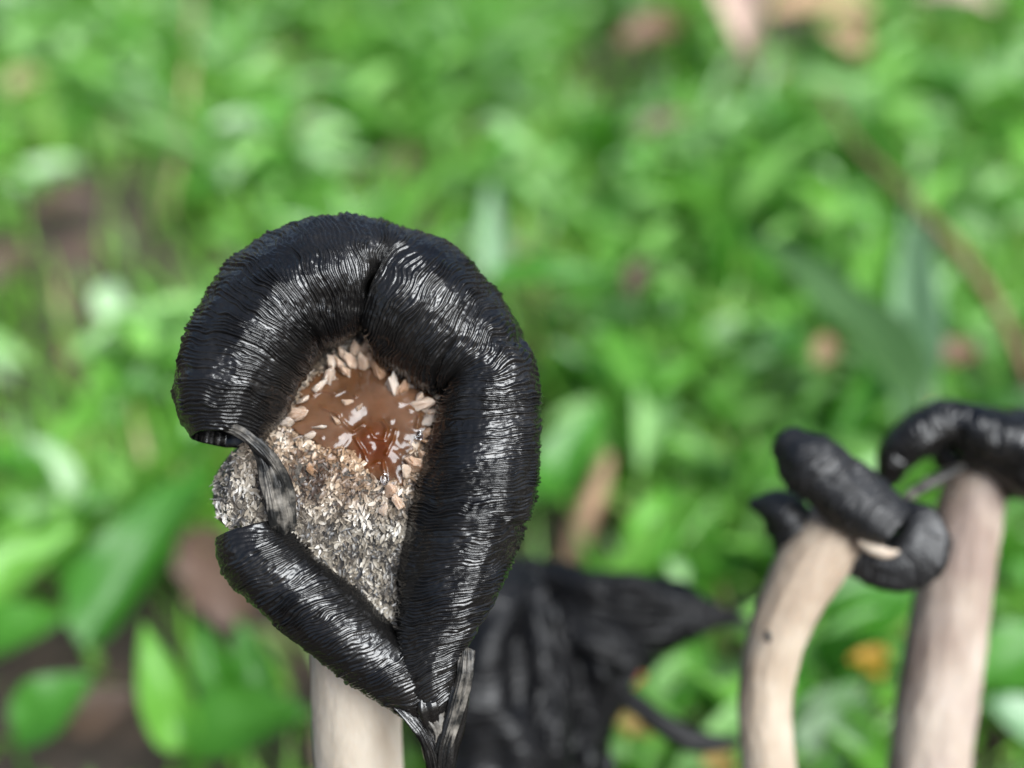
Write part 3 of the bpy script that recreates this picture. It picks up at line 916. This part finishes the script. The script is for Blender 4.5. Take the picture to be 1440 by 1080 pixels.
KEEP = [(FB[0], FB[1], 1.6), (MB[0], MB[1], 1.4), (AB[0], AB[1], 1.2), (BB[0], BB[1], 1.2)]
BARE = [on_plane(20, 330, 0.5), on_plane(565, 230, 0.5), on_plane(1030, 120, 0.5), on_plane(310, 800, 0.5), on_plane(850, 740, 0.5), on_plane(110, 230, 0.5),
        on_plane(130, 1000, 0.3), on_plane(90, 300, 0.5), on_plane(40, 240, 0.5), on_plane(700, 190, 0.5), on_plane(1210, 70, 0.5), on_plane(60, 880, 0.5), on_plane(890, 400, 0.5), on_plane(1360, 500, 0.5), on_plane(160, 800, 0.5), on_plane(1330, 480, 0.5), on_plane(920, 170, 0.5)]
KEEP += [(b[0], b[1], 1.6) for b in BARE] + [(b[0], b[1], 2.4) for b in (on_plane(910, 60, 0.5), on_plane(1040, 60, 0.5), on_plane(1170, 60, 0.5))]
GROUPS = {'ovate': ('low weed with broad green leaves', 'broad-leaved weeds'),
          'lance': ('low weed with narrow pointed leaves', 'narrow-leaved weeds'),
          'blade': ('tuft of arching green grass', 'grass tufts')}


def zone(x, y):
    if y < 90: return 'by the far dead leaves' if 780 < x < 1300 else ('in the far corner beyond the twig' if x >= 1300 else ('beyond the upright straw' if x < 420 else 'farthest behind the large mushroom'))
    if y < 330: return 'beside the upright straw' if x < 420 else ('above the large rolled rim' if x < 780 else ('beyond the wide grey-green blade' if x < 1140 else 'beside the red-brown twig'))
    if y < 620: return 'outside the curled left roll' if x < 420 else ('beside the large rolled rim' if x < 720 else ('beside the vivid level blade' if x < 1000 else 'behind the stubby black rolls'))
    if y < 860: return 'around the slanting dark leaf' if x < 420 else ('behind the large mushroom' if x < 760 else ('above the tattered cap' if x < 1060 else 'behind the cream stems'))
    return 'low in front of the brown dead leaf' if x < 420 else ('around the large cream stem' if x < 700 else ('under the stringy drips' if x < 1060 else 'at the foot of the cream stems'))


placed = {'ovate': 0, 'lance': 0, 'blade': 0}
tries = 0
while sum(placed.values()) < 580 and tries < 9000:
    tries += 1
    dep = rng.uniform(13.5, 46) ** 1.0
    px_ = rng.uniform(-60, 1500)
    x = dep * (px_ - 720) / FPX
    y = rng.uniform(10, 52)
    p = np.array([x * (0.6 + 0.02 * y), y, 0.0])
    dd = depth_of(p)
    sx = 720 + FPX * p[0] / dd
    if not (-90 < sx < 1530) or not clear_of(p, KEEP):
        continue
    if float(noise(p[0] * 0.28, p[1] * 0.22, 0, 78)) < -0.2:
        continue
    syg = 540 - FPX * float(np.dot(p + [0, 0, 1.0] - CAM, UPV)) / dd
    if 330 < sx < 690 and 410 < syg < 900:
        continue          # wholly behind the large cap
    p[2] = ground_z(p[0], p[1]) - 0.05
    near_f = sstep(11, 20, y)
    kind = rng.choices(['ovate', 'lance', 'blade'], [0.34, 0.31, 0.35])[0]
    h = rng.uniform(0.9, 3.0) * (0.55 + 0.45 * float(near_f))
    if kind == 'blade': h *= 1.4
    placed[kind] += 1
    sy = 540 - FPX * float(np.dot(p + [0, 0, h] - CAM, UPV)) / depth_of(p + [0, 0, h])
    zn = zone(sx, sy)
    seedling(kind, p, h, GROUPS[kind][0] + ' ' + zn, GROUPS[kind][1] + ' ' + zn, leaf_len=rng.uniform(0.8, 1.6) if kind == 'ovate' else rng.uniform(1.4, 2.8), nl=rng.randint(5, 8) if kind != 'blade' else rng.randint(5, 8))

# short grass and sprigs filling between the plants: uncountable, one object
gv, gq, gt = [], [], []
for k in range(26000):
    y = rng.uniform(4, 75) if k % 4 == 0 else rng.uniform(10, 56)
    x = rng.uniform(-1, 1) * ((10 + 0.55 * y) if k % 4 == 0 else (4 + 0.5 * y))
    if not clear_of((x, y), KEEP[:4]): continue
    bare = not clear_of((x, y), KEEP[4:])
    if bare and rng.random() < 0.85: continue
    z = ground_z(x, y) - 0.03
    if float(noise(x * 0.28, y * 0.22, 0, 78)) < -0.2 and rng.random() < 0.8: continue
    h = rng.uniform(0.6, 2.6) * (0.6 + 0.4 * float(sstep(10, 20, y)))
    w = rng.uniform(0.06, 0.17)
    az = rng.uniform(0, 6.28); ln = rng.uniform(0.1, 1.1) * h
    tone = min(0.94, max(0, rng.gauss(0.55, 0.22)))
    if rng.random() < 0.035: tone = rng.uniform(0.96, 1)
    dx, dy = math.cos(az), math.sin(az)
    st = len(gv)
    for i, t in enumerate((0, 0.3, 0.6, 0.85, 1)):
        cx = x + dx * ln * t * t; cy = y + dy * ln * t * t; cz = z + h * (t - 0.25 * t * t * ln / h)
        ww = w * (1 - t ** 2) * (0.6 + 1.2 * t * (1 - t)) + 0.004
        gv += [(cx - dy * ww, cy + dx * ww, cz), (cx + dy * ww, cy - dx * ww, cz)]
        gt += [tone, tone]
    for i in range(4):
        a = st + i * 2
        gq.append((a, a + 1, a + 3, a + 2))
me = mesh_arrays('short_grass', np.array(gv), gq, attr={'tone': gt})
tag(obj('short_grass', me, M['grass']), 'fine short green grass between the leafy plants', 'grass', kind='stuff')


# ------------------------------------------------------------------ single leaves, twigs and flowers one can pick out
def place_leaf(name, label, cat, prof, a, b, width_px, mat, fold=0.25, wave=0.5, bend=0.5, roll=0.0, seed=0, group=None, n=16, mm=7):
    """a leaf from a to b, each (px, py, depth); width in px at its middle"""
    A, B = at(*a), at(*b)
    L_ = float(np.linalg.norm(B - A))
    W_ = width_px * (a[2] + b[2]) / 2 / FPX
    me = leaf_mesh(name, n, mm, prof, bend, fold, wave, mat, seed=seed)
    if cat == 'dead leaf':
        org = A * 0
        root = o = obj(name, me)
    else:
        org = np.array([A[0], A[1], ground_z(A[0], A[1])])
        root = empty(name, org)
        o = obj('leaf', me, None, root)
        st = obj('stem', STEMS[1], None, root)
        st.scale = (1.5, 1.5, max(0.2, A[2] - org[2]))
    chord = math.sin(bend / 2) / (bend / 2) if bend > 1e-3 else 1
    y = norm(B - A)
    up = np.array([0, 0, 1.0]) * 0.8 - FWD * 0.6
    z = norm(up - np.dot(up, y) * y)
    x = np.cross(y, z)
    Rm = Matrix(((x[0], y[0], z[0]), (x[1], y[1], z[1]), (x[2], y[2], z[2]))) @ Matrix.Rotation(roll, 3, 'Y') @ Matrix.Rotation(bend / 2, 3, 'X')
    o.rotation_euler = Rm.to_euler()
    o.location = (A - org) * U
    o.scale = (W_ * U, L_ / chord * U, L_ / chord * U)
    tag(root, label, cat, group, 'thing')
    return root


def gd(px_, py_, h):
    """depth at which a sight line comes down to height h"""
    return depth_of(on_plane(px_, py_, h))


def leaf_px(name, label, cat, prof, a, b, width, mat, **k):
    """a, b = (px, py, height above the ground in cm)"""
    return place_leaf(name, label, cat, prof, (a[0], a[1], gd(*a)), (b[0], b[1], gd(*b)), width, mat, **k)


leaf_px('leafy_weed', 'broad dark green leaf slanting up beside the large mushroom rim', 'plant', lance, (118, 915, 1.2), (300, 660, 2.2), 105, M['deep'], bend=0.5, seed=1)
leaf_px('leafy_weed', 'lime green leaf at the picture edge above a darker leaf', 'plant', lance, (-60, 880, 1.3), (118, 745, 1.9), 85, M['lime'], bend=0.5, seed=2)
leaf_px('leafy_weed', 'mid green leaf under the lime leaf at the picture edge', 'plant', ovate, (-60, 910, 1.2), (95, 870, 1.6), 80, M['deep'], bend=0.4, seed=3)
leaf_px('leafy_weed', 'bright upright leaf with pale tip low in front of brown soil', 'plant', lance, (262, 1060, 0.8), (202, 872, 2.3), 70, M['lime'], bend=0.4, seed=4)
leaf_px('leafy_weed', 'pointed green leaf rising behind the bright upright leaf', 'plant', lance, (330, 1010, 0.8), (275, 865, 2.0), 62, M['deep'], bend=0.4, seed=5)
leaf_px('leafy_weed', 'wide green leaf lying beside the large cream stem', 'plant', ovate, (262, 1040, 1.0), (440, 1000, 1.6), 95, M['deep'], bend=0.4, seed=6)
leaf_px('leafy_weed', 'small dark leaf just outside the lower roll of the large mushroom', 'plant', lance, (372, 985, 0.8), (335, 868, 1.8), 58, M['deep'], bend=0.4, seed=7)
leaf_px('leafy_weed', 'green leaf cut by the bottom picture edge beside bright upright leaf', 'plant', ovate, (20, 1040, 0.8), (130, 950, 1.4), 90, M['deep'], bend=0.4, seed=8)
leaf_px('long_grass', 'wide grey-green blade arching behind the two blurred mushrooms', 'grass blade', lance, (1290, 600, 3.2), (1045, 345, 4.4), 92, M['grey_blade'], bend=0.6, seed=9, roll=0.2)
leaf_px('long_grass', 'wide pale bluish blade standing behind the arched black rim', 'grass blade', lance, (1262, 640, 1.8), (1272, 300, 3.4), 62, M['pale_blade'], bend=0.4, seed=10)
leaf_px('long_grass', 'short yellow-green blade leaning on the pale bluish blade', 'grass blade', lance, (1205, 430, 1.9), (1250, 318, 2.8), 46, M['lime'], bend=0.4, seed=11)
leaf_px('long_grass', 'pale upright blade above the right shoulder of the large mushroom', 'grass blade', blade, (695, 400, 1.6), (690, 255, 3.2), 46, M['pale_blade'], bend=0.4, seed=12)
leaf_px('long_grass', 'vivid green blade running level from the large mushroom rim', 'grass blade', lance, (680, 402, 2.5), (880, 392, 2.5), 44, M['deep'], bend=0.3, seed=13)
leaf_px('leafy_weed', 'bright lime leaf above the tattered black cap', 'plant', ovate, (900, 810, 1.0), (935, 690, 1.6), 70, M['lime'], bend=0.5, seed=14)
leaf_px('leafy_weed', 'pale green leaf under the stringy black drips', 'plant', ovate, (925, 1005, 0.9), (980, 915, 1.4), 65, M['leaf'], bend=0.5, seed=15)
leaf_px('leafy_weed', 'wide green leaf seen between the two cream stems', 'plant', ovate, (1150, 900, 0.8), (1290, 800, 1.6), 110, M['deep'], bend=0.5, seed=16)
leaf_px('leafy_weed', 'dark bluish leaf low between the two cream stems', 'plant', ovate, (1130, 1080, 0.4), (1220, 960, 1.0), 100, M['grey_blade'], bend=0.5, seed=17)
leaf_px('leafy_weed', 'deep green leaf beside the straight mottled stem at the picture edge', 'plant', ovate, (1380, 960, 0.8), (1480, 880, 1.4), 90, M['deep'], bend=0.5, seed=18)
leaf_px('leafy_weed', 'grey-green leaf tip at the lower picture edge by the mottled stem', 'plant', ovate, (1480, 1040, 0.6), (1385, 985, 1.0), 60, M['pale_blade'], bend=0.5, seed=19)
leaf_px('leafy_weed', 'vivid green leaf at the rim side of the large mushroom', 'plant', lance, (765, 700, 0.8), (850, 570, 1.9), 70, M['deep'], bend=0.5, seed=20)

leaf_px('dead_leaf', 'dry pinkish pointed leaf at the top picture edge', 'dead leaf', lance, (985, -60, 3.3), (1050, 104, 2.2), 135, M['dead_pink'], bend=0.5, fold=0.5, seed=31)
leaf_px('dead_leaf', 'dull brown dead leaf beside the pinkish pointed leaf', 'dead leaf', rag, (960, 40, 2.5), (868, 66, 2.3), 44, M['dead_brown'], bend=0.6, seed=32)
leaf_px('dead_leaf', 'tan dry leaf along the top edge right of pinkish leaf', 'dead leaf', rag, (1080, 20, 2.5), (1230, 25, 2.5), 50, M['dead_brown'], bend=0.5, seed=33)
leaf_px('dead_leaf', 'brown curled leaf below the tan dry leaf at the top', 'dead leaf', rag, (1150, 45, 2.2), (1215, 85, 2.1), 50, M['dead_brown'], bend=0.9, seed=34)
leaf_px('dead_leaf', 'pale tan leaf in the upper corner by the twig', 'dead leaf', rag, (1290, -10, 2.5), (1400, 12, 2.5), 40, M['dead_pink'], bend=0.5, seed=35)
leaf_px('dead_leaf', 'brown dead leaf lying beside the lower black roll', 'dead leaf', rag, (345, 880, 0.4), (270, 745, 1.0), 95, M['dead_dark'], bend=0.5, seed=36)
leaf_px('dead_leaf', 'brown dead leaf in the shaded soil near the bottom corner', 'dead leaf', rag, (90, 1020, 0.4), (195, 985, 0.6), 70, M['dead_dark'], bend=0.5, seed=37)
leaf_px('dead_leaf', 'dark brown leaf on bare soil beside the upright straw', 'dead leaf', rag, (40, 300, 0.7), (140, 285, 0.9), 40, M['dead_dark'], bend=0.5, seed=38)
leaf_px('dead_leaf', 'small tan leaf in the upper corner among weeds', 'dead leaf', ovate, (15, 130, 0.9), (58, 105, 1.0), 38, M['straw'], bend=0.5, seed=39)
leaf_px('dead_leaf', 'small reddish brown leaf beside the vivid green blade', 'dead leaf', ovate, (885, 420, 2.6), (910, 370, 2.7), 34, M['dead_dark'], bend=0.5, seed=40)
leaf_px('dead_leaf', 'small dark brown leaf above the middle of the green cover', 'dead leaf', ovate, (900, 190, 2.6), (965, 165, 2.7), 30, M['dead_dark'], bend=0.5, seed=41)
leaf_px('dead_leaf', 'small orange-tan leaf below the grey-green blade', 'dead leaf', ovate, (1150, 515, 2.6), (1168, 475, 2.7), 32, M['dead_brown'], bend=0.5, seed=42)
leaf_px('dead_leaf', 'mauve brown dry leaf in the dark gap above the large mushroom', 'dead leaf', rag, (545, 260, 0.2), (590, 215, 0.3), 52, M['dead_dark'], bend=0.5, seed=43)
leaf_px('dead_leaf', 'dry brown leaf scrap beside the twig near the picture edge', 'dead leaf', rag, (1320, 505, 2.3), (1375, 490, 2.4), 40, M['dead_brown'], bend=0.5, seed=44)
leaf_px('dead_leaf', 'brown leaf patch at the picture edge above the lime leaf', 'dead leaf', rag, (-10, 400, 0.3), (50, 350, 0.4), 70, M['dead_dark'], bend=0.4, seed=45)


def stick(name, label, cat, pts, mat, seed):
    R = [list(at(x, y, gd(x, y, h))) + [r_ * gd(x, y, h) / FPX] for x, y, h, r_ in pts]
    org = np.array(R[0][:3])
    o = stem_tube(name, R, mat, None, org, m=14, n=60, seed=seed, fuzz=0.01)
    o.location = org * U
    tag(o, label, cat)
    return o


stick('twig', 'red-brown bent twig slanting across the weeds to the picture edge', 'twig', [(1160, 130, 2.8, 4), (1205, 205, 3.0, 5), (1262, 262, 3.1, 6), (1310, 315, 3.2, 9), (1360, 370, 3.2, 10), (1405, 440, 3.0, 8), (1450, 540, 2.6, 8)], M['twig'], 1)
stick('straw', 'thin pale upright straw above the left shoulder of the mushroom', 'straw', [(235, 300, 0.5, 5), (252, 200, 1.6, 5), (266, 100, 2.6, 4), (274, -20, 3.4, 3)], M['straw'], 2)
stick('straw', 'short brown stick standing between weeds above the tattered cap', 'straw', [(798, 800, 0.2, 18), (818, 740, 0.7, 18), (842, 680, 1.2, 15), (855, 640, 1.5, 9)], M['dead_brown'], 3)
stick('straw', 'thin brown straw beside the dark gap above the green blade', 'straw', [(1085, 200, 1.2, 5), (1090, 150, 1.6, 5), (1098, 90, 2.0, 4)], M['twig'], 4)


def flower(name, label, px_, py_, h, r_px, mat, n, seed):
    r = random.Random(seed)
    c = on_plane(px_, py_, h)
    R_ = r_px * depth_of(c) / FPX
    base = np.array([c[0], c[1], ground_z(c[0], c[1])])
    root = empty(name, base)
    tag(root, label, 'flower')
    hh = h - base[2]
    s = obj('stem', STEMS[1], None, root)
    s.scale = (1, 1, hh)
    for i in range(n):
        me = leaf_mesh('petal', 7, 5, ovate, 0.9, 0.3, 0.3, mat, seed=seed + i)
        o = obj('petal', me, None, root)
        o.location = (0, 0, hh * U)
        o.rotation_euler = (r.uniform(0.5, 1.0), 0, i * 6.283 / n + r.uniform(-0.2, 0.2))
        o.scale = (R_ * 0.9 * U, R_ * 1.15 * U, R_ * 1.15 * U)
    return root


flower('small_flower', 'small orange-yellow flower between the two cream stems', 1220, 932, 1.4, 32, M['petal'], 7, 1)
flower('small_flower', 'dull yellow flower under the tattered black cap', 895, 1025, 1.5, 32, M['petal_dull'], 7, 2)
flower('small_flower', 'second dull yellow flower at the bottom edge beside the curved stem', 1010, 1078, 1.8, 26, M['petal_dull'], 6, 3)
flower('small_flower', 'tiny red flower at the edge of the tattered black cap', 893, 958, 2.4, 14, M['petal_red'], 5, 4)
flower('small_flower', 'tiny pinkish red flower just above the arched black rim', 1297, 572, 2.6, 17, M['petal_red'], 5, 5)
print('weeds', placed, 'tries', tries)
